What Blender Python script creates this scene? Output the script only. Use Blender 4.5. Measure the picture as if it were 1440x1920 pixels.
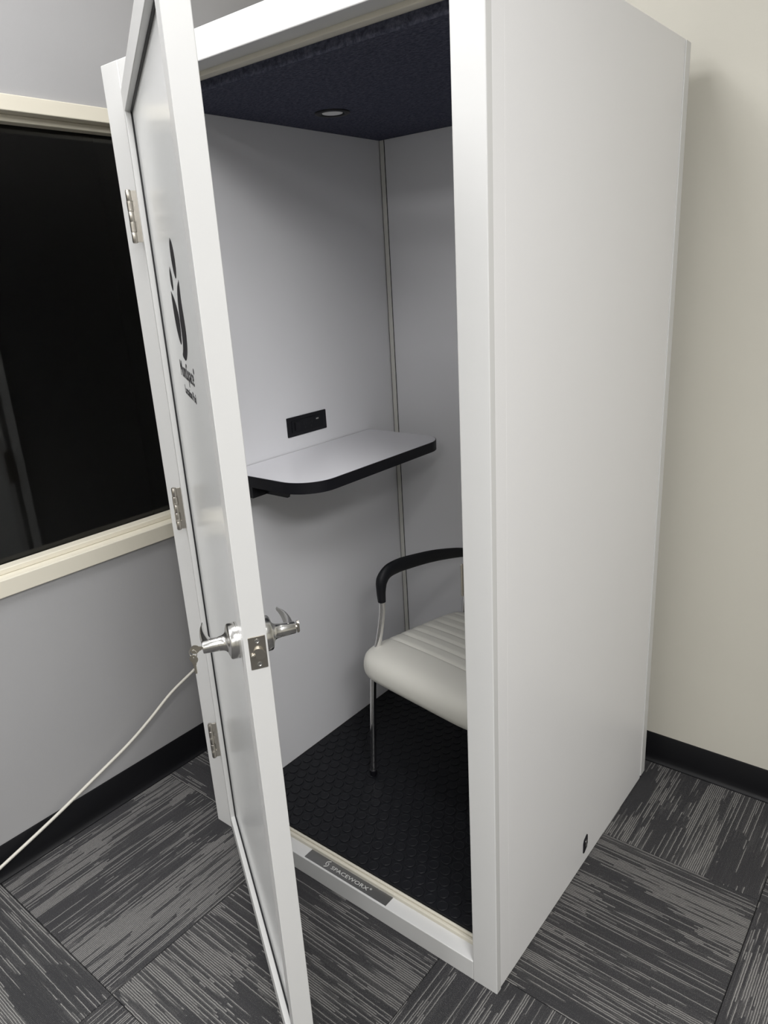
import bpy, bmesh, math, random
from mathutils import Vector, Matrix
random.seed(7)
for o in list(bpy.data.objects): bpy.data.objects.remove(o)
scene = bpy.context.scene
COL = scene.collection

# ------------------------------------------------------------------ camera
CAM = Vector((1.7394, -1.1457, 1.6885)); YAW, PIT, ROL = -0.6898, -0.3157, -0.0603
F_ = Vector((math.cos(PIT)*math.sin(YAW), math.cos(PIT)*math.cos(YAW), math.sin(PIT)))
R0 = Vector((math.cos(YAW), -math.sin(YAW), 0)); U0 = R0.cross(F_)
R_ = R0*math.cos(ROL)+U0*math.sin(ROL); U_ = -R0*math.sin(ROL)+U0*math.cos(ROL)
cd = bpy.data.cameras.new('camera'); cam = bpy.data.objects.new('camera', cd); COL.objects.link(cam)
cd.sensor_fit = 'VERTICAL'; cd.sensor_height = 36.0; cd.lens = 1360.57*36/1920; cd.clip_start = 0.02
m = Matrix((R_, U_, -F_)).transposed().to_4x4(); m.translation = CAM; cam.matrix_world = m
scene.camera = cam
# ------------------------------------------------------------------ world, exposure
w = bpy.data.worlds.new('world'); scene.world = w; w.use_nodes = True
w.node_tree.nodes['Background'].inputs[0].default_value = (0.0, 0.0, 0.0, 1)
scene.view_settings.view_transform = 'Standard'; scene.view_settings.look = 'None'
scene.view_settings.gamma = 1.0; scene.view_settings.use_curve_mapping = False
scene.view_settings.exposure = 0.0
LAMP, POWER, SPREAD = 2.0, 54.0, 180.0       # diffuser radiance, watts per troffer, louvre cut-off
LAMP_COL = (1.0, 0.997, 1.0)
TROFFERS = [(.52, -.28, .60, .60, .30), (.15, -1.75, .60, 1.20, .58), (.52, -3.94, .60, 1.20, .70), (2.10, -1.10, .60, 1.20, .60), (3.20, -1.75, .60, 1.20, 1.28), (2.96, -3.94, .60, 1.20, .70)]
# room
XL, YB, XR, YF, ZC = -.347, 1.0906, 5.4, -5.0, 3.0

# ------------------------------------------------------------------ helpers
def link(name, me, mat=None, parent=None, loc=None, rz=0.0):
    o = bpy.data.objects.new(name, me); COL.objects.link(o)
    if mat is not None and me is not None: me.materials.append(mat)
    if loc is not None: o.location = loc
    o.rotation_euler.z = rz
    if parent is not None: o.parent = parent
    return o
def wparent(o, root):          # mesh given in world coordinates, root an unrotated Empty
    o.parent = root; o.matrix_parent_inverse = Matrix.Translation(root.location).inverted(); return o
def tag(o, label=None, cat=None, group=None, kind=None):
    if label: o['label'] = label
    if cat: o['category'] = cat
    if group: o['group'] = group
    if kind: o['kind'] = kind
    return o
def empty(name, loc=(0, 0, 0), rz=0.0):
    o = bpy.data.objects.new(name, None); COL.objects.link(o); o.location = loc; o.rotation_euler.z = rz
    o.empty_display_size = .05; return o
def add_box(bm, a, b, bev=0.0, seg=2):
    a, b = Vector(a), Vector(b); c = (a+b)/2; s = b-a
    t = bmesh.new(); bmesh.ops.create_cube(t, size=1.0)
    bmesh.ops.scale(t, vec=s, verts=t.verts); bmesh.ops.translate(t, vec=c, verts=t.verts)
    if bev > 0: bmesh.ops.bevel(t, geom=t.edges[:], offset=bev, segments=seg, affect='EDGES', profile=.5)
    merge(bm, t)
def merge(bm, t):
    me = bpy.data.meshes.new('t'); t.to_mesh(me); t.free(); bm.from_mesh(me); bpy.data.meshes.remove(me)
def mesh(bm, name, smooth=False):
    bmesh.ops.recalc_face_normals(bm, faces=bm.faces[:])
    me = bpy.data.meshes.new(name); bm.to_mesh(me); bm.free()
    if smooth:
        for p in me.polygons: p.use_smooth = True
        try: me.set_sharp_from_angle(angle=math.radians(38))
        except Exception: pass
    return me
def boxes(name, lst, bev=0.0, seg=2):
    bm = bmesh.new()
    for a, b in lst: add_box(bm, a, b, bev, seg)
    return mesh(bm, name)
def add_tube(bm, pts, r, n=14, ry=None, cap=True, up=None):
    """tube along pts; r radius or list; ry optional second radius (list/float), section frame carried along"""
    pts = [Vector(p) for p in pts]; N = len(pts)
    rr = r if isinstance(r, (list, tuple)) else [r]*N
    r2 = rr if ry is None else (ry if isinstance(ry, (list, tuple)) else [ry]*N)
    rings = []; side = None
    for i, p in enumerate(pts):
        t = (pts[min(i+1, N-1)]-pts[max(i-1, 0)]).normalized()
        if up is not None: side = Vector(up).cross(t).normalized()
        elif side is None:
            ref = Vector((0, 0, 1)) if abs(t.z) < .9 else Vector((1, 0, 0)); side = ref.cross(t).normalized()
        else: side = (side-t*side.dot(t)).normalized()
        nn = t.cross(side)
        rings.append([bm.verts.new(p+side*(rr[i]*math.cos(2*math.pi*k/n))+nn*(r2[i]*math.sin(2*math.pi*k/n))) for k in range(n)])
    for i in range(N-1):
        for k in range(n):
            bm.faces.new((rings[i][k], rings[i][(k+1) % n], rings[i+1][(k+1) % n], rings[i+1][k]))
    if cap: bm.faces.new(rings[0][::-1]); bm.faces.new(rings[-1])
def smooth_path(pts, k=6):
    pts = [Vector(p) for p in pts]; out = []
    P = [pts[0]*2-pts[1]]+pts+[pts[-1]*2-pts[-2]]
    for i in range(1, len(P)-2):
        a, b, c, d = P[i-1:i+3]
        for j in range(k):
            t = j/k
            out.append(.5*((2*b)+(c-a)*t+(2*a-5*b+4*c-d)*t*t+(3*b-a-3*c+d)*t**3))
    out.append(pts[-1]); return out
def add_lathe(bm, prof, origin, axis, n=32, cap=True):
    """prof: list of (dist along axis, radius)"""
    axis = Vector(axis).normalized(); ref = Vector((0, 0, 1)) if abs(axis.z) < .9 else Vector((1, 0, 0))
    a = ref.cross(axis).normalized(); b = axis.cross(a); o = Vector(origin); rings = []
    for d, r in prof:
        rings.append([bm.verts.new(o+axis*d+a*(r*math.cos(2*math.pi*k/n))+b*(r*math.sin(2*math.pi*k/n))) for k in range(n)])
    for i in range(len(prof)-1):
        for k in range(n): bm.faces.new((rings[i][k], rings[i][(k+1) % n], rings[i+1][(k+1) % n], rings[i+1][k]))
    if cap: bm.faces.new(rings[0][::-1]); bm.faces.new(rings[-1])
def add_prism(bm, poly, h, fn, bev=0.0):
    """poly of 2-D points extruded by h; fn(x,y,z)->Vector"""
    t = bmesh.new()
    lo = [t.verts.new((x, y, 0)) for x, y in poly]; hi = [t.verts.new((x, y, h)) for x, y in poly]
    t.faces.new(lo[::-1]); top = t.faces.new(hi); N = len(poly)
    for i in range(N): t.faces.new((lo[i], lo[(i+1) % N], hi[(i+1) % N], hi[i]))
    if bev: bmesh.ops.bevel(t, geom=list(top.edges), offset=bev, segments=2, affect='EDGES')
    for v in t.verts: v.co = fn(*v.co)
    merge(bm, t)
def rrect(x0, y0, x1, y1, r, n=6):
    rs = r if isinstance(r, (list, tuple)) else [r]*4; out = []
    for (cx, cy, a0, q) in ((x1-rs[0], y0+rs[0], -90, rs[0]), (x1-rs[1], y1-rs[1], 0, rs[1]), (x0+rs[2], y1-rs[2], 90, rs[2]), (x0+rs[3], y0+rs[3], 180, rs[3])):
        if q <= 1e-6: out.append((cx, cy)); continue
        for i in range(n+1):
            a = math.radians(a0+90*i/n); out.append((cx+q*math.cos(a), cy+q*math.sin(a)))
    return out
def text_mesh(txt, size, depth, fn, align='LEFT', spacing=1.0, fit=None, bold=0.0):
    cu = bpy.data.curves.new('t', 'FONT'); cu.body = txt; cu.size = size; cu.extrude = depth/2; cu.align_x = align
    cu.space_character = spacing; cu.resolution_u = 3; cu.offset = bold
    ob = bpy.data.objects.new('t', cu); COL.objects.link(ob)
    dg = bpy.context.evaluated_depsgraph_get(); dg.update()
    me = bpy.data.meshes.new_from_object(ob.evaluated_get(dg)); bpy.data.objects.remove(ob)
    if fit:
        xs = [v.co.x for v in me.vertices]; x0, x1 = min(xs), max(xs); k = fit/(x1-x0)
        for v in me.vertices: v.co.x = (v.co.x-x0)*k
    for v in me.vertices: v.co = fn(v.co.x, v.co.y, v.co.z+depth/2)
    me.materials.clear(); me.name = 'lettering'; return me

# ------------------------------------------------------------------ materials
def new_mat(name):
    ma = bpy.data.materials.new(name); ma.use_nodes = True
    return ma, ma.node_tree.nodes, ma.node_tree.links, ma.node_tree.nodes['Principled BSDF']
def mat(name, col, rough=.5, metal=0.0, noise=0.0, nscale=40.0, bump=0.0, bscale=300.0, spec=.5, coat=0.0):
    ma, N, L, b = new_mat(name)
    b.inputs['Base Color'].default_value = (*col, 1); b.inputs['Roughness'].default_value = rough
    b.inputs['Metallic'].default_value = metal; b.inputs['Specular IOR Level'].default_value = spec
    b.inputs['Coat Weight'].default_value = coat
    tc = N.new('ShaderNodeTexCoord')
    if noise:
        n = N.new('ShaderNodeTexNoise'); n.inputs['Scale'].default_value = nscale; n.inputs['Detail'].default_value = 4
        L.new(tc.outputs['Object'], n.inputs['Vector'])
        r = N.new('ShaderNodeMapRange'); r.inputs['To Min'].default_value = 1-noise; r.inputs['To Max'].default_value = 1+noise
        L.new(n.outputs['Fac'], r.inputs['Value'])
        mx = N.new('ShaderNodeMix'); mx.data_type = 'RGBA'; mx.blend_type = 'MULTIPLY'; mx.inputs['Factor'].default_value = 1
        mx.inputs[6].default_value = (*col, 1); L.new(r.outputs[0], mx.inputs[7]); L.new(mx.outputs[2], b.inputs['Base Color'])
    if bump:
        n2 = N.new('ShaderNodeTexNoise'); n2.inputs['Scale'].default_value = bscale; n2.inputs['Detail'].default_value = 3
        L.new(tc.outputs['Object'], n2.inputs['Vector'])
        bp = N.new('ShaderNodeBump'); bp.inputs['Strength'].default_value = bump; bp.inputs['Distance'].default_value = .001
        L.new(n2.outputs['Fac'], bp.inputs['Height']); L.new(bp.outputs['Normal'], b.inputs['Normal'])
    return ma
M = {}
M['wall_grey'] = mat('paint_grey', (.37, .367, .372), .55, noise=.02, nscale=6, bump=.15, bscale=220)
M['wall_cream'] = mat('paint_cream', (.56, .54, .475), .6, noise=.02, nscale=6, bump=.15, bscale=220)
M['ceiling'] = mat('ceiling_white', (.78, .78, .76), .9, noise=.05, nscale=120, bump=.4, bscale=150)
M['base'] = mat('vinyl_base_black', (.0035, .0036, .005), .5, spec=.35)
M['trim'] = mat('trim_cream', (.70, .66, .555), .38, noise=.02, nscale=15)
M['frame'] = mat('white_powder_coat', (.66, .66, .652), .34, noise=.01, nscale=20, bump=.06, bscale=900)
M['lam'] = mat('white_laminate', (.82, .816, .82), .40, noise=.012, nscale=5)
M['lam_in'] = mat('grey_laminate_inside', (.84, .84, .86), .42, noise=.012, nscale=5)
M['batten'] = mat('corner_batten', (.74, .73, .68), .42)
M['seal'] = mat('cream_rubber_seal', (.68, .645, .55), .5)
M['gasket'] = mat('black_gasket', (.012, .012, .014), .5)
M['pane'] = mat('frosted_pane', (.84, .85, .845), .17, spec=.38)
M['mark'] = mat('dark_vinyl_mark', (.022, .021, .023), .5)
M['chrome'] = mat('satin_chrome', (.70, .695, .68), .24, 1.0)
M['nickel'] = mat('satin_nickel', (.52, .49, .44), .32, 1.0, noise=.06, nscale=120)
M['steel'] = mat('bright_chrome', (.80, .79, .78), .09, 1.0)
M['brass'] = mat('key_brass', (.66, .62, .53), .30, 1.0, noise=.1, nscale=300, bump=.6, bscale=260)
M['rubber'] = mat('black_rubber_stud', (.0065, .007, .0095), .50, spec=.30, bump=.1, bscale=700)
M['black'] = mat('black_plastic', (.006, .006, .009), .42, spec=.4)
M['blacks'] = mat('black_soft_plastic', (.005, .0055, .008), .55, spec=.35, bump=.1, bscale=900)
M['edge'] = mat('black_edge_band', (.005, .005, .008), .5, spec=.35)
M['desk'] = mat('desk_laminate', (.80, .795, .825), .34, noise=.015, nscale=8)
M['vinyl'] = mat('off_white_vinyl', (.80, .785, .72), .42, noise=.02, nscale=14, bump=.12, bscale=500)
M['plate'] = mat('grey_name_plate', (.23, .23, .23), .30, .75, noise=.03, nscale=90)
M['platetext'] = mat('light_grey_lettering', (.62, .62, .60), .5)
M['cable'] = mat('white_cable', (.56, .54, .48), .45)
M['lens'] = mat('white_lens', (.85, .85, .84), .35)
M['white_plastic'] = mat('white_plastic', (.8, .8, .8), .4)
M['darkroom'] = mat('unlit_room_black', (.003, .003, .004), .9)  # near black stands in for the lack of light behind the window
M['backing'] = mat('carpet_joint', (.02, .02, .021), .9)
def felt():
    ma, N, L, b = new_mat('charcoal_felt')
    tc = N.new('ShaderNodeTexCoord'); mp = N.new('ShaderNodeMapping'); mp.inputs['Scale'].default_value = (1, 2.2, 1); mp.inputs['Rotation'].default_value = (0, 0, .5)
    n = N.new('ShaderNodeTexNoise'); n.inputs['Scale'].default_value = 90; n.inputs['Detail'].default_value = 8; n.inputs['Roughness'].default_value = .75
    L.new(tc.outputs['Object'], mp.inputs[0]); L.new(mp.outputs[0], n.inputs['Vector'])
    r = N.new('ShaderNodeValToRGB'); r.color_ramp.elements[0].position = .40; r.color_ramp.elements[1].position = .66
    r.color_ramp.elements[0].color = (.042, .045, .068, 1); r.color_ramp.elements[1].color = (.125, .130, .175, 1)
    L.new(n.outputs['Fac'], r.inputs[0]); L.new(r.outputs[0], b.inputs['Base Color']); b.inputs['Roughness'].default_value = .95
    b.inputs['Specular IOR Level'].default_value = .1
    bp = N.new('ShaderNodeBump'); bp.inputs['Strength'].default_value = .5; bp.inputs['Distance'].default_value = .002
    L.new(n.outputs['Fac'], bp.inputs['Height']); L.new(bp.outputs[0], b.inputs['Normal']); return ma
M['felt'] = felt()
def glass():
    ma, N, L, b = new_mat('window_glass')
    b.inputs['Base Color'].default_value = (.9, .92, .92, 1); b.inputs['Roughness'].default_value = 0.0
    b.inputs['Transmission Weight'].default_value = 1.0; b.inputs['IOR'].default_value = 1.32; return ma
M['glass'] = glass()
def carpet():
    """striped loop-pile tile; yarn rows run along local Y; each tile its own piece of the pattern"""
    ma, N, L, b = new_mat('striped_carpet')
    def mth(op, a, b_=None, c=None):
        n = N.new('ShaderNodeMath'); n.operation = op
        for i, x in enumerate((a, b_, c)):
            if x is None: continue
            if isinstance(x, (int, float)): n.inputs[i].default_value = x
            else: L.new(x, n.inputs[i])
        return n.outputs[0]
    tc = N.new('ShaderNodeTexCoord'); oi = N.new('ShaderNodeObjectInfo')
    sp = N.new('ShaderNodeSeparateXYZ'); L.new(tc.outputs['Object'], sp.inputs[0])
    off = mth('MULTIPLY', oi.outputs['Random'], 37.0)
    x, y = sp.outputs[0], sp.outputs[1]
    # slight waviness of the yarn
    wn = N.new('ShaderNodeTexNoise'); wn.inputs['Scale'].default_value = 60
    L.new(tc.outputs['Object'], wn.inputs['Vector'])
    xw = mth('ADD', x, mth('MULTIPLY', mth('SUBTRACT', wn.outputs['Fac'], .5), .0024))
    row = mth('DIVIDE', xw, .0027); idx = mth('FLOOR', row); fr = mth('FRACT', row)
    ridge = mth('SINE', mth('MULTIPLY', fr, math.pi))           # loop profile 0..1
    odd = mth('MODULO', mth('ABSOLUTE', idx), 2.0)              # every second row carries the pale yarn
    def rownoise(ysc, seed, det=1.0, pair=False):
        ii = mth('FLOOR', mth('MULTIPLY', idx, .5)) if pair else idx
        cx = N.new('ShaderNodeCombineXYZ'); L.new(mth('ADD', mth('MULTIPLY', ii, 7.31), seed), cx.inputs[0]); L.new(mth('ADD', mth('MULTIPLY', y, ysc), off), cx.inputs[1])
        L.new(off, cx.inputs[2])
        n = N.new('ShaderNodeTexNoise'); n.inputs['Scale'].default_value = 1; n.inputs['Detail'].default_value = det
        L.new(cx.outputs[0], n.inputs['Vector']); return n.outputs['Fac']
    rag = mth('MULTIPLY', mth('SUBTRACT', rownoise(1.0, 90.0, 0.0, True), .5), .22)      # ragged ends of the blocks
    yr = mth('ADD', y, rag); xq = mth('MULTIPLY', idx, .0027)
    def patch(sx, sy, seed):
        cx = N.new('ShaderNodeCombineXYZ'); L.new(mth('ADD', mth('MULTIPLY', xq, sx), mth('ADD', off, seed)), cx.inputs[0]); L.new(mth('ADD', mth('MULTIPLY', yr, sy), off), cx.inputs[1])
        n = N.new('ShaderNodeTexVoronoi'); n.distance = 'CHEBYCHEV'; n.inputs['Scale'].default_value = 1; n.inputs['Randomness'].default_value = .8
        L.new(cx.outputs[0], n.inputs['Vector']); sc = N.new('ShaderNodeSeparateColor'); L.new(n.outputs['Color'], sc.inputs[0]); return sc.outputs[0]
    p1 = patch(7.5, 4.2, 3.1); p2 = patch(30, 5, 11.7)
    pm = mth('ADD', mth('MULTIPLY', p1, .60), mth('MULTIPLY', p2, .40))
    rn = rownoise(3.2, 0.0, 1.0, True); rn2 = rownoise(160.0, 50.0, 2.0); rn3 = rownoise(2.0, 20.0, 1.0)
    thr = mth('SUBTRACT', .70, mth('MULTIPLY', pm, .36))
    sm = N.new('ShaderNodeMapRange'); sm.interpolation_type = 'SMOOTHSTEP'
    L.new(rn, sm.inputs['Value']); L.new(mth('SUBTRACT', thr, .03), sm.inputs['From Min']); L.new(mth('ADD', thr, .03), sm.inputs['From Max'])
    light = mth('MULTIPLY', mth('MULTIPLY', sm.outputs[0], mth('ADD', .40, mth('MULTIPLY', rn2, 1.0))), mth('ADD', mth('MULTIPLY', odd, .88), .12))
    speck = N.new('ShaderNodeTexNoise'); speck.inputs['Scale'].default_value = 480; speck.inputs['Detail'].default_value = 2
    L.new(tc.outputs['Object'], speck.inputs['Vector'])
    sk = N.new('ShaderNodeMapRange'); sk.inputs['From Min'].default_value = .50; sk.inputs['From Max'].default_value = .78; L.new(speck.outputs['Fac'], sk.inputs['Value'])
    tot = mth('ADD', mth('MULTIPLY', light, mth('POWER', ridge, .7)), mth('MULTIPLY', sk.outputs[0], .42))
    tot = mth('ADD', tot, mth('MULTIPLY', mth('SUBTRACT', pm, .5), .22)); tot = mth('ADD', tot, mth('MULTIPLY', mth('SUBTRACT', rn3, .5), .25)); tot = mth('MAXIMUM', tot, 0.0); tot = mth('MINIMUM', tot, 1.0)
    ramp = N.new('ShaderNodeMix'); ramp.data_type = 'RGBA'
    ramp.inputs[6].default_value = (.046, .0455, .0485, 1); ramp.inputs[7].default_value = (.285, .277, .266, 1)
    L.new(tot, ramp.inputs[0])
    dk = mth('ADD', .60, mth('MULTIPLY', mth('POWER', ridge, .5), .40))      # gaps between rows of loops
    mx = N.new('ShaderNodeMix'); mx.data_type = 'RGBA'; mx.blend_type = 'MULTIPLY'; mx.inputs[0].default_value = 1
    L.new(ramp.outputs[2], mx.inputs[6]); L.new(dk, mx.inputs[7]); L.new(mx.outputs[2], b.inputs['Base Color'])
    b.inputs['Roughness'].default_value = .95; b.inputs['Specular IOR Level'].default_value = .12
    hh = mth('ADD', ridge, mth('MULTIPLY', speck.outputs['Fac'], .8))
    bp = N.new('ShaderNodeBump'); bp.inputs['Strength'].default_value = .5; bp.inputs['Distance'].default_value = .0018
    L.new(hh, bp.inputs['Height']); L.new(bp.outputs[0], b.inputs['Normal']); return ma
M['carpet'] = carpet()
def emit():
    ma, N, L, b = new_mat('lit_diffuser')
    b.inputs['Base Color'].default_value = (.8, .8, .8, 1)
    b.inputs['Emission Color'].default_value = (*LAMP_COL, 1); b.inputs['Emission Strength'].default_value = LAMP; return ma
M['emit'] = emit()

# ------------------------------------------------------------------ the room
def struct(name, me, ma): return tag(link(name, me, ma), kind='structure')
fl = struct('floor', boxes('floor', [((XL-.12, YF-.12, -.10), (XR+.12, YB+.12, -.0065))]), M['backing'])
X0, PX, Y0, PY, GAP = .275, .6125, -.565, .612, .0009
cache = {}
for i in range(-1, 9):
    for j in range(-8, 3):
        x0, x1 = max(X0+PX*i, XL), min(X0+PX*(i+1), XR); y0, y1 = max(Y0+PY*j, YF), min(Y0+PY*(j+1), YB)
        if x1-x0 < .03 or y1-y0 < .03: continue
        turn = (i+j) % 2 == 0        # yarn rows along world X
        wx, wy = (y1-y0, x1-x0) if turn else (x1-x0, y1-y0)
        key = (round(wx, 3), round(wy, 3))
        if key not in cache:
            cache[key] = boxes('carpet_tile', [((-wx/2+GAP, -wy/2+GAP, -.0065), (wx/2-GAP, wy/2-GAP, 0))], .0012, 1)
            cache[key].materials.append(M['carpet'])
        t = link('carpet_tile', cache[key], None, fl, ((x0+x1)/2, (y0+y1)/2, 0), math.pi/2 if turn else 0)
struct('wall_back', boxes('wall_back', [((XL-.12, YB, 0), (XR+.12, YB+.12, ZC))]), M['wall_cream'])
struct('wall_right', boxes('wall_right', [((XR, YF, 0), (XR+.12, YB, ZC))]), M['wall_cream'])
struct('wall_front', boxes('wall_front', [((XL-.12, YF-.12, 0), (XR+.12, YF, ZC))]), M['wall_cream'])
struct('ceiling', boxes('ceiling', [((XL-.12, YF-.12, ZC), (XR+.12, YB+.12, ZC+.1))]), M['ceiling'])
WY0, WY1, WZ0, WZ1 = -1.45, .80, .870, 2.192        # outside of the window frame
fw, fb, ft = .045, .052, .040
struct('wall_left', boxes('wall_left', [((XL-.12, YF, 0), (XL, YB, WZ0+.01)), ((XL-.12, YF, WZ1-.01), (XL, YB, ZC)),
        ((XL-.12, YF, WZ0+.01), (XL, WY0+.01, WZ1-.01)), ((XL-.12, WY1-.01, WZ0+.01), (XL, YB, WZ1-.01))]), M['wall_grey'])
win = tag(empty('window_1', (XL, (WY0+WY1)/2, WZ0)), kind='structure')
oy0, oy1, oz0, oz1 = WY0+fw, WY1-fw, WZ0+fb, WZ1-ft
def wp(name, lst, ma, bev=.002): return wparent(link(name, boxes(name, lst, bev), ma), win)
PR = .012
for nm, a, b in (('head', (WY0, oz1), (WY1, WZ1)), ('sill', (WY0, WZ0), (WY1, oz0)), ('jamb', (WY0, oz0), (oy0, oz1)), ('jamb', (oy1, oz0), (WY1, oz1))):
    wp('frame_'+nm, [((XL-.11, a[0], a[1]), (XL+PR, b[0], b[1]))], M['trim'], .0025)
st, GX = .018, XL-.075                               # glazing stops, glass plane
for nm, a, b in (('stop', (oy0, oz1-st), (oy1, oz1)), ('stop', (oy0, oz0), (oy1, oz0+st)), ('stop', (oy0, oz0+st), (oy0+st, oz1-st)), ('stop', (oy1-st, oz0+st), (oy1, oz1-st))):
    wp('glazing_'+nm, [((GX+.003, a[0], a[1]), (XL-.030, b[0], b[1]))], M['trim'], .003)
wp('glass_pane', [((GX-.006, oy0+.002, oz0+.002), (GX, oy1-.002, oz1-.002))], M['glass'], 0)
# the unlit room beyond the glass, its darkness put into near-black wall colour
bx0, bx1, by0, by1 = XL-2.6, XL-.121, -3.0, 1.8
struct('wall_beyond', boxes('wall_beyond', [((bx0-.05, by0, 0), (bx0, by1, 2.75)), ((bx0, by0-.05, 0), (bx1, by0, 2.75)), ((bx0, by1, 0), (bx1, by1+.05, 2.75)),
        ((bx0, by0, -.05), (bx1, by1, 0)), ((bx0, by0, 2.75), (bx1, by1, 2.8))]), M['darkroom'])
# vinyl cove base
def cove(name, p0, p1, nrm):
    bm = bmesh.new(); prof = [(0, 0), (.015, 0), (.0145, .003), (.009, .007), (.006, .015), (.004, .03), (.004, .108), (.002, .113), (0, .113)]
    p0, p1, nrm = Vector(p0), Vector(p1), Vector(nrm)
    A = [bm.verts.new(p0+nrm*a+Vector((0, 0, b))) for a, b in prof]; B = [bm.verts.new(p1+nrm*a+Vector((0, 0, b))) for a, b in prof]
    for i in range(len(prof)):
        j = (i+1) % len(prof); bm.faces.new((A[i], A[j], B[j], B[i]))
    bm.faces.new(A[::-1]); bm.faces.new(B)
    struct(name, mesh(bm, name, True), M['base'])
cove('baseboard_left', (XL, YF, 0), (XL, YB, 0), (1, 0, 0))
cove('baseboard_back', (XL+.016, YB, 0), (XR, YB, 0), (0, -1, 0))
cove('baseboard_right', (XR, YF, 0), (XR, YB-.016, 0), (-1, 0, 0))
cove('baseboard_front', (XL+.016, YF, 0), (XR-.016, YF, 0), (0, 1, 0))

# ------------------------------------------------------------------ ceiling troffers (overhead, outside the picture)
where = [r+', '+c for r in ('window-side row', 'middle row', 'far row') for c in ('nearest the back wall', 'second from the back wall', 'farthest from the back wall')]
for k, (cx, cy, lx, ly, pw) in enumerate(TROFFERS):
    t = tag(empty('ceiling_light', (cx, cy, ZC)), 'square flush ceiling light panel in the '+where[k], 'ceiling light', 'square ceiling light panels')
    f = .02
    wparent(link('housing', boxes('housing', [((cx-lx/2-f, cy-ly/2-f, ZC-.012), (cx+lx/2+f, cy-ly/2, ZC)), ((cx-lx/2-f, cy+ly/2, ZC-.012), (cx+lx/2+f, cy+ly/2+f, ZC)),
        ((cx-lx/2-f, cy-ly/2, ZC-.012), (cx-lx/2, cy+ly/2, ZC)), ((cx+lx/2, cy-ly/2, ZC-.012), (cx+lx/2+f, cy+ly/2, ZC))]), M['white_plastic']), t)
    wparent(link('diffuser', boxes('diffuser', [((cx-lx/2, cy-ly/2, ZC-.008), (cx+lx/2, cy+ly/2, ZC-.002))]), M['emit']), t)
    ld = bpy.data.lights.new('lamp', 'AREA'); ld.shape = 'RECTANGLE'; ld.size, ld.size_y = lx, ly; ld.energy = POWER*pw; ld.color = LAMP_COL; ld.spread = math.radians(SPREAD)
    wparent(link('lamp', ld, None, None, (cx, cy, ZC-.012)), t)

# ------------------------------------------------------------------ the booth
W, D, H = 1.0601, 1.0022, 2.2
OX0, OX1, OZ0, OZ1 = .070, .9923, .060, 2.139        # door opening
IX0, IX1, IY1, IZ0, IZ1 = .0735, .9866, .9653, .085, 2.113
booth = tag(empty('privacy_booth', (W/2, D/2, 0)), 'tall white privacy booth standing in the room corner with its door ajar', 'booth')
def bp(name, lst, ma, bev=.0015, label=None):
    return tag(wparent(link(name, boxes(name, lst, bev), ma), booth), label)
bp('front_post', [((0, 0, 0), (OX0, .020, H)), ((.012, .020, .002), (OX0, .060, OZ1))], M['frame'], .002)
rpost = bp('front_post', [((OX1, 0, 0), (W, .020, H)), ((OX1, .020, .002), (W-.012, .060, OZ1))], M['frame'], .002)
bp('header', [((OX0, .0003, OZ1), (OX1, .060, H-.0003))], M['frame'], .002)
sill = bp('sill', [((OX0, .0003, 0), (OX1, .060, OZ0))], M['frame'], .002)
bp('header_seal', [((OX0, .050, OZ1-.010), (OX1, .072, OZ1+.004)), ((OX0, .072, OZ1-.005), (OX1, .090, OZ1+.004))], M['seal'], .002, 'cream rubber door seal')
bp('sill_seal', [((OX0, .040, OZ0-.002), (OX1, .0500, OZ0+.012)), ((OX0, .050, OZ0-.002), (OX1, .058, OZ0+.017))], M['seal'], .003, 'cream rubber door seal')
bp('jamb_seal', [((OX0-.002, .042, OZ0+.012), (OX0+.010, .062, OZ1-.006))], M['seal'], .003, 'cream rubber door seal')
bp('jamb_seal', [((OX1-.010, .042, OZ0+.012), (OX1+.002, .062, OZ1-.006))], M['seal'], .003, 'cream rubber door seal')
T = .0015
bp('side_panel', [((IX1, .0612, .004), (W-T, .966, H)), ((W-.0115, .0212, .004), (W-T, .0622, H))], M['lam'], .001)
bp('side_panel', [((T, .0612, .004), (IX0, .966, H)), ((T, .0212, .004), (.0115, .0622, H))], M['lam'], .001)
bp('back_panel', [((.036, IY1, .004), (W-.036, D-.002, H))], M['lam'], .001)
for xa, xb in ((W-.034, W+.0012), (-.0012, .034)):
    bp('rear_corner_trim', [((xa, .9668, .012), (xb, D, H-.001))], M['frame'], .0015)
bp('roof_panel', [((IX0+.001, .091, IZ1+.026), (IX1-.001, IY1-.001, H-.001))], M['lam'], .001)
bp('ceiling_panel', [((IX0+.0005, .0915, IZ1), (IX1-.0005, IY1-.0005, IZ1+.025))], M['felt'], .001, 'charcoal felt ceiling lining')
bp('interior_panel', [((IX0, .062, IZ0+.001), (IX0+.0006, IY1-.0015, IZ1-.001))], M['lam_in'], 0)
bp('interior_panel', [((IX1-.0006, .062, IZ0+.001), (IX1, IY1-.0015, IZ1-.001))], M['lam_in'], 0)
bp('interior_panel', [((IX0+.001, IY1-.0008, IZ0+.001), (IX1-.001, IY1-.0001, IZ1-.001))], M['lam_in'], 0)
# interior corner battens
for xa, sgn in ((IX0+.001, 1), (IX1-.001, -1)):
    xs = sorted((xa+sgn*.0024, xa+sgn*.0195))
    bp('corner_batten', [((xs[0], IY1-.0042, IZ0+.001), (xs[1], IY1-.001, IZ1-.001))], M['batten'], .0012, 'slim vertical corner batten')
    xs = sorted((xa, xa+sgn*.0214))
    bp('batten_joint', [((xs[0], IY1-.0025, IZ0+.001), (xs[1], IY1-.0009, IZ1-.001))], M['gasket'], 0)
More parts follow.
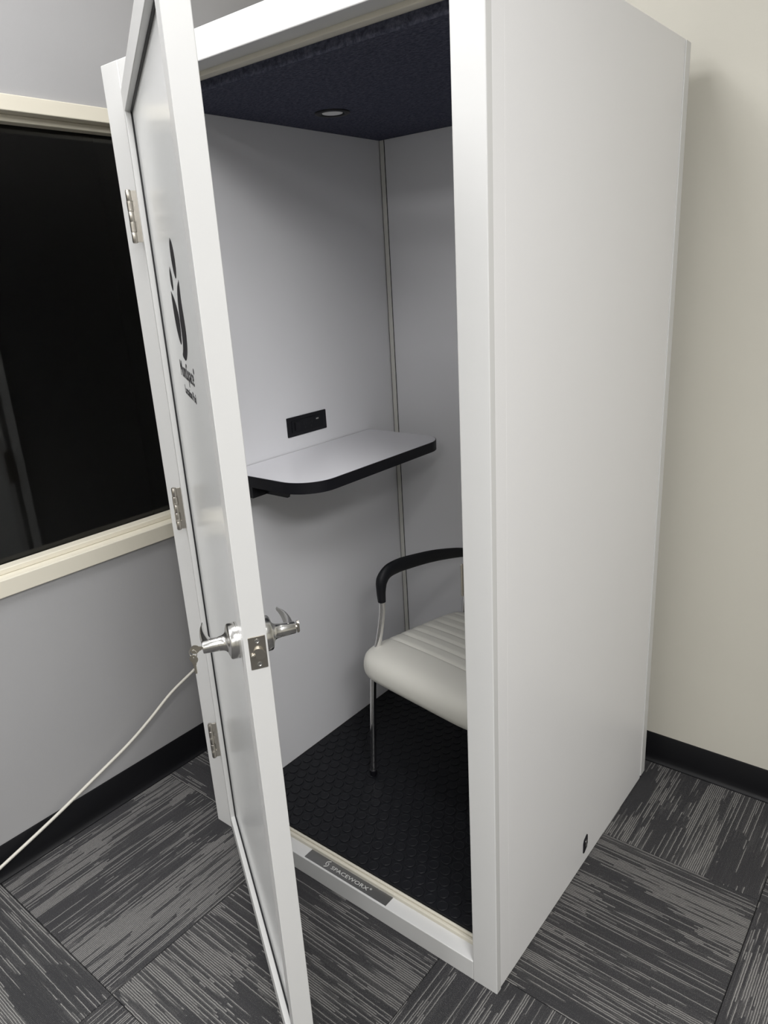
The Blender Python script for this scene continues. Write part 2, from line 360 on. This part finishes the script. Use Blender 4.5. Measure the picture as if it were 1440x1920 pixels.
# studded rubber floor
mat_o = bp('floor_mat', [((IX0, .0585, .020), (IX1, IY1, IZ0-.0027))], M['rubber'], .0005, 'black rubber floor with raised round studs')
bm = bmesh.new(); add_lathe(bm, [(0, .0171), (.0020, .0169), (.0028, .0158), (.0028, .0135), (.0024, .0128)], (0, 0, -.0028), (0, 0, 1), 14)
stud_me = mesh(bm, 'floor_stud'); stud_me.materials.append(M['rubber'])
spots = []
pitch = .0398; row = 0; yv = .0585+.020
while yv < IY1-.018:
    xv = IX0+.0195+(pitch/2 if row % 2 else 0)
    while xv < IX1-.018: spots.append((xv, yv)); xv += pitch
    yv += pitch*.866; row += 1
def seen(p):       # nearest first, those the doorway shows before the hidden ones
    d = math.hypot(p[0]-CAM.x, p[1]-CAM.y); t = (0-CAM.y)/(p[1]-CAM.y); xd = CAM.x+(p[0]-CAM.x)*t
    return d+(0 if .3 < xd < .99 else 3)
spots.sort(key=seen)
for (x, y) in spots[:300]:
    o = link('floor_stud', stud_me, None, mat_o, (x, y, IZ0)); o.matrix_parent_inverse = Matrix.Translation(booth.location)   # undone below
rest = bmesh.new()
for (x, y) in spots[300:]: add_lathe(rest, [(0, .0171), (.0020, .0169), (.0028, .0158), (.0028, .0135), (.0024, .0128)], (x, y, IZ0-.0028), (0, 0, 1), 14)
ro = link('floor_studs', mesh(rest, 'floor_studs'), M['rubber'], mat_o); tag(ro, kind='stuff')
# floor_mat keeps world coordinates through its parent inverse, so its own matrix is identity: children take world coordinates as they are
for o in mat_o.children: o.matrix_parent_inverse = Matrix.Identity(4)

# name plate on the sill
pl = bp('name_plate', [((.4040, .0055, OZ0-.0006), (.7115, .0390, OZ0+.0012))], M['plate'], .0003, 'grey plate lettered SPACEWORX on the sill')
def sub(o, par): o.parent = par; o.matrix_parent_inverse = Matrix.Identity(4); return o
zt = OZ0+.0012
sub(link('lettering', text_mesh('SPACEWORX', .0165, .0005, lambda x, y, z: Vector((.4995+x, .0150+y, zt+z)), fit=.137), M['platetext']), pl)
sub(link('registered_mark', text_mesh('®', .009, .0005, lambda x, y, z: Vector((.6400+x, .0225+y, zt+z))), M['platetext']), pl)
bm = bmesh.new()
def stroke(bm, pts, wd, fn):
    for (a, b) in zip(pts[:-1], pts[1:]):
        a, b = Vector(a), Vector(b); t = (b-a).normalized(); n = Vector((-t.y, t.x))*wd/2; a, b = a-t*wd*.3, b+t*wd*.3
        add_prism(bm, [tuple(a-n), tuple(b-n), tuple(b+n), tuple(a+n)], .0005, fn)
fnp = lambda x, y, z: Vector((.4720+x, .0105+y, zt+z))
stroke(bm, [(.0125, .0245), (.0035, .0195), (.0035, .0105), (.0075, .0080)], .0026, fnp)
stroke(bm, [(.0095, .0165), (.0135, .0140), (.0135, .0055), (.0050, .0005)], .0026, fnp)
sub(link('emblem', mesh(bm, 'emblem'), M['platetext']), pl)
# strike plate on the latch-side jamb
bm = bmesh.new()
fs = lambda a, b, z: Vector((OX1-z, .008+a, 1.087+b))
for q in (rrect(0, -.052, .006, .052, .001, 2), rrect(.022, -.052, .030, .052, .001, 2), rrect(.006, -.052, .022, -.020, .0005, 2), rrect(.006, .020, .022, .052, .0005, 2)):
    add_prism(bm, q, .0016, fs)
add_tube(bm, [fs(.000, -.035, .0008), fs(-.007, -.035, .0030)], .0008, 6); 
add_prism(bm, rrect(-.010, -.036, 0, .036, .004, 3), .0016, lambda a, b, z: Vector((OX1-z-.0006-max(0, -a)*.25, .008+a, 1.087+b)))
tag(wparent(link('strike_plate', mesh(bm, 'strike_plate'), M['nickel']), booth), 'satin nickel strike plate on the jamb')
# recessed downlight
LX, LY = .2774, .509
bm = bmesh.new(); add_lathe(bm, [(0, .048), (.003, .0475), (.0045, .044), (.0040, .033), (-.001, .0295), (-.001, .001)], (LX, LY, IZ1), (0, 0, -1), 40)
dl = wparent(link('downlight', mesh(bm, 'downlight', True), M['black']), booth); tag(dl, 'small round downlight with a black ring')
bm = bmesh.new(); add_lathe(bm, [(-.0008, .0288), (.0022, .0280), (.0034, .020), (.0038, .001)], (LX, LY, IZ1), (0, 0, -1), 32)
sub(link('lens', mesh(bm, 'lens', True), M['lens']), dl)
# power outlet block in the left-hand lining
ax, ay0, ay1, az0, az1 = IX0+.0006, .4172, .5968, 1.2134, 1.2758
bm = bmesh.new()
fo = lambda a, b, z: Vector((ax+z, ay0+a, az0+b))
LW, LH = ay1-ay0, az1-az0
add_prism(bm, rrect(0, 0, LW, LH, .002, 2), .0030, fo, .0008)
po = wparent(link('power_outlet', mesh(bm, 'power_outlet'), M['black']), booth); tag(po, 'black flush power outlet panel')
bm = bmesh.new(); add_prism(bm, rrect(.018, .011, LW-.018, LH-.011, .003, 3), .0024, lambda a, b, z: fo(a, b, z+.0029), .0006)
sub(link('face_plate', mesh(bm, 'face_plate'), M['blacks']), po)
bm = bmesh.new(); add_prism(bm, rrect(.030, .017, .052, LH-.017, .002, 3), .0030, lambda a, b, z: fo(a, b, z+.0052), .001)
sub(link('rocker_switch', mesh(bm, 'rocker_switch'), M['black']), po)
for cx in (.077, .104):
    bm = bmesh.new()
    for q in ((-.006, .029, -.0045, .040), (.0045, .031, .006, .039), (-.002, .019, .002, .024)):
        add_prism(bm, [(cx+q[0], q[1]), (cx+q[2], q[1]), (cx+q[2], q[3]), (cx+q[0], q[3])], .0004, lambda a, b, z: fo(a, b, z+.0052))
    sub(link('socket_slots', mesh(bm, 'socket_slots'), M['gasket']), po)
bm = bmesh.new(); add_prism(bm, [(.128, .038), (.140, .038), (.140, .0425), (.128, .0425)], .0006, lambda a, b, z: fo(a, b, z+.0052))
sub(link('usb_port', mesh(bm, 'usb_port'), M['chrome']), po)
# fold-down desk
DZ, TH = 1.1655, .032
dx1, dy0, dy1 = .408, .160, .815
bm = bmesh.new()
poly = rrect(IX0+.0012, dy0, dx1, dy1, [.105, .085, 0, 0], 12)
add_prism(bm, poly, TH, lambda a, b, z: Vector((a, b, DZ-TH+z-.0008)), .0015)
dk = wparent(link('wall_desk', mesh(bm, 'wall_desk', True), M['edge']), booth); tag(dk, 'pale wall desk with rounded corners and black edge')
bm = bmesh.new()
poly2 = rrect(IX0+.0036, dy0+.0022, dx1-.0022, dy1-.0022, [.103, .083, 0, 0], 12)
add_prism(bm, poly2, .0012, lambda a, b, z: Vector((a, b, DZ-.0012+z)))
sub(link('desk_surface', mesh(bm, 'desk_surface'), M['desk']), dk)
zb = DZ-TH-.001
for by, sg in ((.222, 1), (.753, -1)):
    bm = bmesh.new()
    add_prism(bm, [(IX0+.0008, zb-.036), (.258, zb-.036), (.264, zb-.033), (.266, zb-.027), (.266, zb), (IX0+.0008, zb)], .004, lambda a, b, z: Vector((a, by-.002+z, b)))
    ya, yb_ = sorted((by-sg*.002, by-sg*.055))
    add_box(bm, (IX0+.0008, ya, zb-.036), (.172, yb_, zb), .001)
    add_box(bm, (IX0+.0008, ya-.01, zb-.075), (IX0+.0035, yb_+.01, zb-.02), .001)
    sub(link('folding_bracket', mesh(bm, 'folding_bracket'), M['black']), dk)
# low power inlet on the right-hand side
bm = bmesh.new()
hexa = [(-.0125, -.026), (-.0125, .008), (-.008, .018), (.008, .0255), (.0125, .0255), (.0135, -.004), (.009, -.016), (-.008, -.026)]
fi = lambda a, b, z: Vector((W-T+z, .512+a, .0705+b))
add_prism(bm, hexa, .0035, fi, .0008)
inl = wparent(link('power_inlet', mesh(bm, 'power_inlet'), M['black']), booth); tag(inl, 'small black power inlet near the floor')
bm = bmesh.new(); add_prism(bm, rrect(-.0045, -.0085, .0085, .012, .004, 4), .0012, lambda a, b, z: fi(a, b, z+.0035), .0004)
sub(link('metal_insert', mesh(bm, 'metal_insert'), M['chrome']), inl)

# ------------------------------------------------------------------ the door (local x = along the door from the hinges, y = through it to the inside, z = up)
HX, HY, ANG = .0846, -.0117, -.5315
DW, DT, DZ0, DZ1 = .9037, .0400, .0285, 2.1313
S0, S1, ZB, ZT, Q = .030, .858, .080, 2.0830, .017
door = link('door', boxes('door', [((0, 0, DZ0), (S0, DT, DZ1)), ((S1, 0, DZ0), (DW, DT, DZ1)), ((S0-.001, .0002, DZ0), (S1+.001, DT-.0002, ZB)), ((S0-.001, .0002, ZT), (S1+.001, DT-.0002, DZ1))], .0012), M['frame'])
door.location = (HX-W/2, HY-D/2, 0); door.rotation_euler.z = ANG; door.parent = booth
tag(door, 'white framed door standing ajar with a pale panel')
def dp(name, me, ma, label=None): return tag(link(name, me, ma, door), label)
dp('door_pane', boxes('door_pane', [((S0+.0022, Q, ZB+.0022), (S1-.0022, Q+.006, ZT-.0022))]), M['pane'], 'pale frosted pane')
dp('gasket', boxes('gasket', [((S0-.0005, Q-.0042, ZB), (S0+.0030, Q+.004, ZT)), ((S1-.0030, Q-.0042, ZB), (S1+.0005, Q+.004, ZT)), ((S0, Q-.0042, ZB-.0005), (S1, Q+.004, ZB+.0030)), ((S0, Q-.0042, ZT-.0030), (S1, Q+.004, ZT+.0005))]), M['gasket'])
# hinges
for zc in (1.858, 1.106, .352):
    bm = bmesh.new(); hh = .118
    y0 = -.0185
    add_box(bm, (-.0014, -.0095, zc-hh/2), (.0010, .002, zc+hh/2), .0003, 1)          # door leaf
    for k in (0, 2, 4): add_box(bm, (-.0013, y0, zc-hh/2+k*hh/5+.0004), (.0009, -.0094, zc-hh/2+(k+1)*hh/5-.0004))
    add_box(bm, (-.0045, y0+.002, zc-hh/2), (-.0022, .012, zc+hh/2), .0003, 1)          # frame leaf
    n = 5; kh = hh/n
    for k in range(n):
        r = .0066 if k % 2 == 0 else .0070
        add_lathe(bm, [(0, r*.93), (.0006, r), (kh-.0010, r), (kh-.0004, r*.93)], (-.0016, y0, zc-hh/2+k*kh), (0, 0, 1), 16)
        if k % 2:
            for zz in (zc-hh/2+k*kh+.0038, zc-hh/2+(k+1)*kh-.0042):
                add_lathe(bm, [(0, r), (.0004, r*1.03), (.0008, r)], (-.0016, y0, zz), (0, 0, 1), 16)
    for zz, s in ((zc+hh/2, 1), (zc-hh/2, -1)): add_lathe(bm, [(0, .0058), (.0015, .0055), (.0025, .003)], (-.0016, y0, zz), (0, 0, s), 14)
    dp('hinge', mesh(bm, 'hinge', True), M['nickel'], 'satin nickel butt hinge')
# printed mark
FZ = Q-.0004
def mk(pts, name):
    mid = sum(p[0] for p in pts)/len(pts); pts = [(mid+(a-mid)*1.22, b) for a, b in pts]
    bm = bmesh.new(); P = smooth_path([(a, b, 0) for a, b in pts+[pts[0]]], 5)[:-1]
    add_prism(bm, [(p.x, p.y) for p in P], .0004, lambda a, b, z: Vector((a, FZ+z, b))); dp(name, mesh(bm, name), M['mark'])
mk([(.467, 1.779), (.451, 1.768), (.447, 1.745), (.454, 1.722), (.470, 1.706), (.485, 1.707), (.497, 1.722), (.498, 1.745), (.487, 1.768)], 'logo_mark')
mk([(.386, 1.729), (.374, 1.718), (.370, 1.704), (.374, 1.691), (.388, 1.682), (.399, 1.687), (.404, 1.701), (.399, 1.717)], 'logo_mark')
mk([(.352, 1.681), (.349, 1.655), (.354, 1.622), (.368, 1.596), (.392, 1.576), (.409, 1.577), (.421, 1.597), (.428, 1.627), (.412, 1.650), (.385, 1.668)], 'logo_mark')
mk([(.512, 1.701), (.480, 1.688), (.462, 1.668), (.453, 1.640), (.452, 1.610), (.447, 1.583), (.434, 1.564), (.418, 1.553), (.433, 1.547), (.456, 1.545), (.482, 1.555), (.505, 1.576), (.516, 1.605), (.514, 1.635), (.509, 1.666), (.513, 1.690)], 'logo_mark')
ft_ = lambda sx, sz: (lambda x, y, z: Vector((sx+x, Q-.0006+z*0.9, sz+y)))
dp('lettering', text_mesh('MomSpace', .050, .0005, ft_(.318, 1.503), fit=.232), M['mark'], 'dark printed lettering MomSpace')
dp('lettering', text_mesh('®', .016, .0005, ft_(.556, 1.528)), M['mark'])
dp('lettering', text_mesh('Lactation Pod', .027, .0005, ft_(.356, 1.468), fit=.185), M['mark'], 'dark printed lettering Lactation Pod')
# latch plate
LZ = 1.1
bm = bmesh.new()
fl_ = lambda a, b, z: Vector((DW+z, a, LZ+b))
add_prism(bm, rrect(.0075, -.0300, .0365, .0300, .0012, 2), .0014, lambda a, b, z: fl_(a, b, z-.0002), .0004)
lp = dp('latch_plate', mesh(bm, 'latch_plate'), M['nickel'], 'satin nickel latch face plate')
bm = bmesh.new()
t = bmesh.new()     # sloped latch bolt
add_lathe(t, [(0, .0098), (.0110, .0098)], (DW+.0010, .0232, LZ), (1, 0, 0), 24)
for v in t.verts:
    if v.co.x > DW+.005: v.co.x = DW+.0020+max(0, (v.co.y-.0134)/.0196)*.0095
merge(bm, t)
add_lathe(bm, [(0, .0040), (.0035, .0040), (.0042, .003)], (DW+.0010, .0130, LZ-.004), (1, 0, 0), 14)
link('latch_bolt', mesh(bm, 'latch_bolt', True), M['nickel'], lp)
for zz in (.0215, -.0215):
    bm = bmesh.new(); add_lathe(bm, [(0, .0046), (.0008, .0044), (.0009, .0030), (.0003, .0022), (.0003, .0003)], (DW+.0010, .0225, LZ+zz), (1, 0, 0), 18)
    link('screw', mesh(bm, 'screw', True), M['chrome'], lp)
# lever handles
LS = .8414
def lever(sgn, base, name):
    """sgn -1: outside (towards -y), +1: inside"""
    bm = bmesh.new(); o = (LS, base, LZ); a = (0, sgn, 0)
    add_lathe(bm, [(0, .0320), (.0030, .0320), (.0036, .0312), (.0042, .0318), (.0150, .0312), (.0168, .0298), (.0185, .0250), (.0205, .0185), (.0235, .0150), (.0275, .0132), (.0345, .0126), (.0350, .0119), (.0358, .0119), (.0363, .0124), (.0600, .0112), (.0616, .0102), (.0620, .001)], o, a, 40)
    # flat leaf-shaped blade running back towards the hinges
    b0 = base+sgn*.0535
    pts = smooth_path([(LS+.002, b0-sgn*.004, LZ), (LS-.012, b0-sgn*.001, LZ+.0005), (LS-.035, b0+sgn*.001, LZ+.001), (LS-.062, b0, LZ+.001), (LS-.090, b0-sgn*.004, LZ)], 6)
    n = len(pts); rr = [.0112*max(.30, 1-(i/(n-1))**3.6)+.0006 for i in range(n)]; tt = [.0100*(1-.78*(i/(n-1))**1.4) for i in range(n)]
    add_tube(bm, pts, tt, 16, ry=rr, up=(0, 0, 1))
    return dp(name, mesh(bm, name, True), M['chrome'], 'satin chrome lever handle')
lo = lever(-1, 0.0, 'lever_handle')
li = lever(1, DT, 'lever_handle')
bm = bmesh.new(); add_lathe(bm, [(0, .0042), (.0035, .0042)], (LS, DT+.0620, LZ), (0, 1, 0), 14)
add_prism(bm, rrect(-.0045, -.0115, .0045, .0115, .0044, 5), .0040, lambda a, b, z: Vector((LS+a, DT+.0650+z, LZ+b)), .001)
link('thumb_turn', mesh(bm, 'thumb_turn', True), M['nickel'], li)
# keys hanging from the outer lever: a thing of their own
def dW(s, q, z): 
    ca, sa = math.cos(ANG), math.sin(ANG); return Vector((HX+ca*s-sa*q, HY+sa*s+ca*q, z))
kr = tag(empty('key_ring', dW(LS, -.080, LZ)), 'pair of brass keys on a ring hanging from the lever lock', 'keys')
def key_mesh(fn_):
    fn = lambda x, y, z: fn_(x*.76, y*.76, z)
    bm = bmesh.new()
    bow = [(.0105*math.cos(a)*(1.0 if abs(math.cos(3*a)) < .8 else .93), .0105*math.sin(a)) for a in [2*math.pi*i/20 for i in range(20)]]
    # bow with a hole: ring of quads
    hole = [(-.0045+.0022*math.cos(2*math.pi*i/20), .0022*math.sin(2*math.pi*i/20)) for i in range(20)]
    th = .0010
    V = [[bm.verts.new(fn(x, y, z)) for x, y in pl] for pl in (bow, hole) for z in (-th, th)]
    for i in range(20):
        j = (i+1) % 20
        bm.faces.new((V[1][i], V[1][j], V[3][j], V[3][i])); bm.faces.new((V[0][j], V[0][i], V[2][i], V[2][j]))
        bm.faces.new((V[0][i], V[0][j], V[1][j], V[1][i])); bm.faces.new((V[2][j], V[2][i], V[3][i], V[3][j]))
    blade = [(.0085, -.0050), (.0130, -.0048), (.0140, -.0030), (.0180, -.0034), (.0200, -.0020), (.0225, -.0034), (.0250, -.0018), (.0280, -.0032), (.0310, -.0020), (.0345, -.0030), (.0375, 0), (.0355, .0036), (.0140, .0036), (.0130, .0050), (.0085, .0050)]
    add_prism(bm, blade, th*1.6, lambda x, y, z: fn(x, y, z-th*.8)); return mesh(bm, 'key')
kq = -.0620-.0125
k1 = key_mesh(lambda x, y, z: dW(LS+z, kq+x, LZ-.001+y*1.0) if True else None)
wparent(link('key', k1, M['brass']), kr)
# ring through the bow
bm = bmesh.new(); rc = dW(LS, kq-.0040, LZ-.0075)
ca, sa = math.cos(ANG), math.sin(ANG); nx = Vector((-sa, ca, 0)); dx = Vector((ca, sa, 0)); rv = (nx*.75+dx*.66).normalized()
add_tube(bm, [rc+rv*(.0075*math.cos(a))+Vector((0, 0, .0075*math.sin(a))) for a in [2*math.pi*i/28 for i in range(29)]], .0007, 6, cap=False)
wparent(link('ring', mesh(bm, 'ring', True), M['nickel']), kr)
kc = rc+Vector((0, 0, -.0110)); fc = (nx*.55-dx*.84).normalized()
k2 = key_mesh(lambda x, y, z: kc+Vector((0, 0, -x))+(nx*.8+dx*.6)*y+fc*z)
wparent(link('key', k2, M['brass']), kr)

# ------------------------------------------------------------------ the chair
PH = math.radians(8.6); CO = Vector((.36, .388, IZ0))
ch = tag(empty('guest_chair', CO, -PH), 'off-white vinyl armchair with chrome legs and black armrests inside the booth', 'chair')
CW = .50
def cp(name, me, ma, label=None): return tag(link(name, me, ma, ch), label)
# seat cushion with cross ribs
def cushion(u0, u1, v0, v1, fz, ht, hb, ribs, nu=44, nv=150, pb=8, pa=16):
    bm = bmesh.new(); grid = {}
    for side in (1, -1):
        for i in range(nu+1):
            for j in range(nv+1):
                a = math.sin((2*i/nu-1)*math.pi/2); b = math.sin((2*j/nv-1)*math.pi/2)
                edge = i in (0, nu) or j in (0, nv)
                if side < 0 and edge: grid[(side, i, j)] = grid[(1, i, j)]; continue
                u = (u0+u1)/2+a*(u1-u0)/2*(1-.11*abs(b)**9); v = (v0+v1)/2+b*(v1-v0)/2*(1-.075*abs(a)**8)
                e = max(0, 1-abs(a)**pa)**.42*max(0, 1-abs(b)**pb)**.42
                z = fz(u, v)+(ht if side > 0 else -hb)*e
                if side > 0:
                    z += .010*(1-a*a)*(1-b*b)
                    for r in ribs: z -= .0075*math.exp(-((v-r)/.0055)**2)*max(0, 1-abs(a)**10)*e
                grid[(side, i, j)] = bm.verts.new((u, v, z))
    for side in (1, -1):
        for i in range(nu):
            for j in range(nv):
                q = [grid[(side, i, j)], grid[(side, i+1, j)], grid[(side, i+1, j+1)], grid[(side, i, j+1)]]
                try: bm.faces.new(q if side > 0 else q[::-1])
                except ValueError: pass
    return bm
ribs = [.100, .152, .202, .252, .302, .350, .398]
sz = lambda u, v: .432-.062*max(0, v)
cp('seat', mesh(cushion(-.012, CW+.012, -.042, .475, sz, .058, .052, ribs), 'seat', True), M['vinyl'], 'off-white seat cushion with stitched cross ribs')
# backrest: the same pad standing up behind the seat
bmb = cushion(.045, CW-.045, 0, .44, lambda u, v: 0.0, .028, .022, [.07, .12, .17, .22, .27, .32, .37], 36, 110, 8)
for v in bmb.verts:
    u, h, t = v.co; bow = .022*((u-CW/2)/.2)**2
    v.co = Vector((u, .462+.10*h/.44*1.0-t-bow, .505+h*.985))
cp('backrest', mesh(bmb, 'backrest', True), M['vinyl'], 'off-white ribbed backrest')
def leg(pts, r=.0105): 
    bm = bmesh.new(); add_tube(bm, smooth_path(pts, 8), r, 16, ry=r*.92); return bm
def mir(pts): return [(CW-x, y, z) for x, y, z in pts]
fl_pts = [(0, 0, .012), (.013, .016, .36), (.022, .026, .45), (.033, .038, .52), (.034, .055, .60), (.034, .056, .655)]
bl_pts = [(-.004, .520, .012), (.004, .480, .30), (.012, .468, .46), (.026, .478, .58), (.034, .492, .66), (.050, .530, .80), (.060, .548, .90)]
for mr in (False, True):
    f = mir if mr else (lambda p: p)
    l = cp('leg', mesh(leg(f(fl_pts)), 'leg', True), M['steel'])
    bm = bmesh.new(); p = f(fl_pts)[0]; add_lathe(bm, [(0, .0112), (.003, .0125), (.020, .0125), (.021, .011)], (p[0], p[1], 0), (0, 0, 1), 18)
    link('glide', mesh(bm, 'glide', True), M['black'], l)
    l = cp('leg', mesh(leg(f(bl_pts)), 'leg', True), M['steel'])
    bm = bmesh.new(); p = f(bl_pts)[0]; add_lathe(bm, [(0, .0112), (.003, .0125), (.020, .0125), (.021, .011)], (p[0], p[1], 0), (0, 0, 1), 18)
    link('glide', mesh(bm, 'glide', True), M['black'], l)
    # moulded armrest: sleeve over the front tube, sweeping up and back
    ap = smooth_path(f([(.034, .056, .632), (.034, .0555, .668), (.034, .062, .703), (.034, .088, .724), (.034, .130, .729), (.034, .180, .726), (.034, .288, .713), (.034, .400, .690), (.036, .478, .668)]), 6)
    n = len(ap); bm = bmesh.new()
    wv = []; tv = []
    for i in range(n):
        k = i/(n-1)*8
        wv.append([.0125, .0145, .020, .023, .0235, .023, .021, .018, .014][int(k)]*(1-(k % 1))+[.0125, .0145, .020, .023, .0235, .023, .021, .018, .014, .014][int(k)+1]*(k % 1))
        tv.append([.0125, .0150, .0165, .0140, .0120, .0110, .0100, .0095, .0090][int(k)]*(1-(k % 1))+[.0125, .0150, .0165, .0140, .0120, .0110, .0100, .0095, .0090, .009][int(k)+1]*(k % 1))
    add_tube(bm, ap, wv, 18, ry=tv)
    cp('armrest', mesh(bm, 'armrest', True), M['blacks'], 'black moulded armrest')
for v_, z_ in ((.05, .372), (.44, .352)):
    bm = bmesh.new(); add_tube(bm, [(.016, v_, z_), (CW-.016, v_, z_)], .009, 12); cp('cross_rail', mesh(bm, 'cross_rail', True), M['steel'])
for u_ in (.022, CW-.022):
    bm = bmesh.new(); add_tube(bm, [(u_, .02, .375), (u_, .475, .350)], .009, 12); cp('side_rail', mesh(bm, 'side_rail', True), M['steel'])

# ------------------------------------------------------------------ the cable along the wall
bm = bmesh.new()
cpts = [(-.004, .455, .560), (-.060, .430, .545), (-.170, .330, .470), (-.232, .262, .428), (-.270, .202, .398), (-.280, .1665, .378), (-.295, .083, .334), (-.305, -.009, .273), (-.310, -.099, .225), (-.312, -.226, .1775),
        (-.315, -.354, .130), (-.317, -.456, .096), (-.318, -.561, .064), (-.316, -.66, .035), (-.308, -.76, .012), (-.295, -.86, .0055), (-.27, -1.02, .0055), (-.27, -1.35, .0055)]
add_tube(bm, smooth_path(cpts, 6), .0052, 12)
tag(link('power_cable', mesh(bm, 'power_cable', True), M['cable']), 'white power cable slanting down past the grey wall to the floor', 'cable')
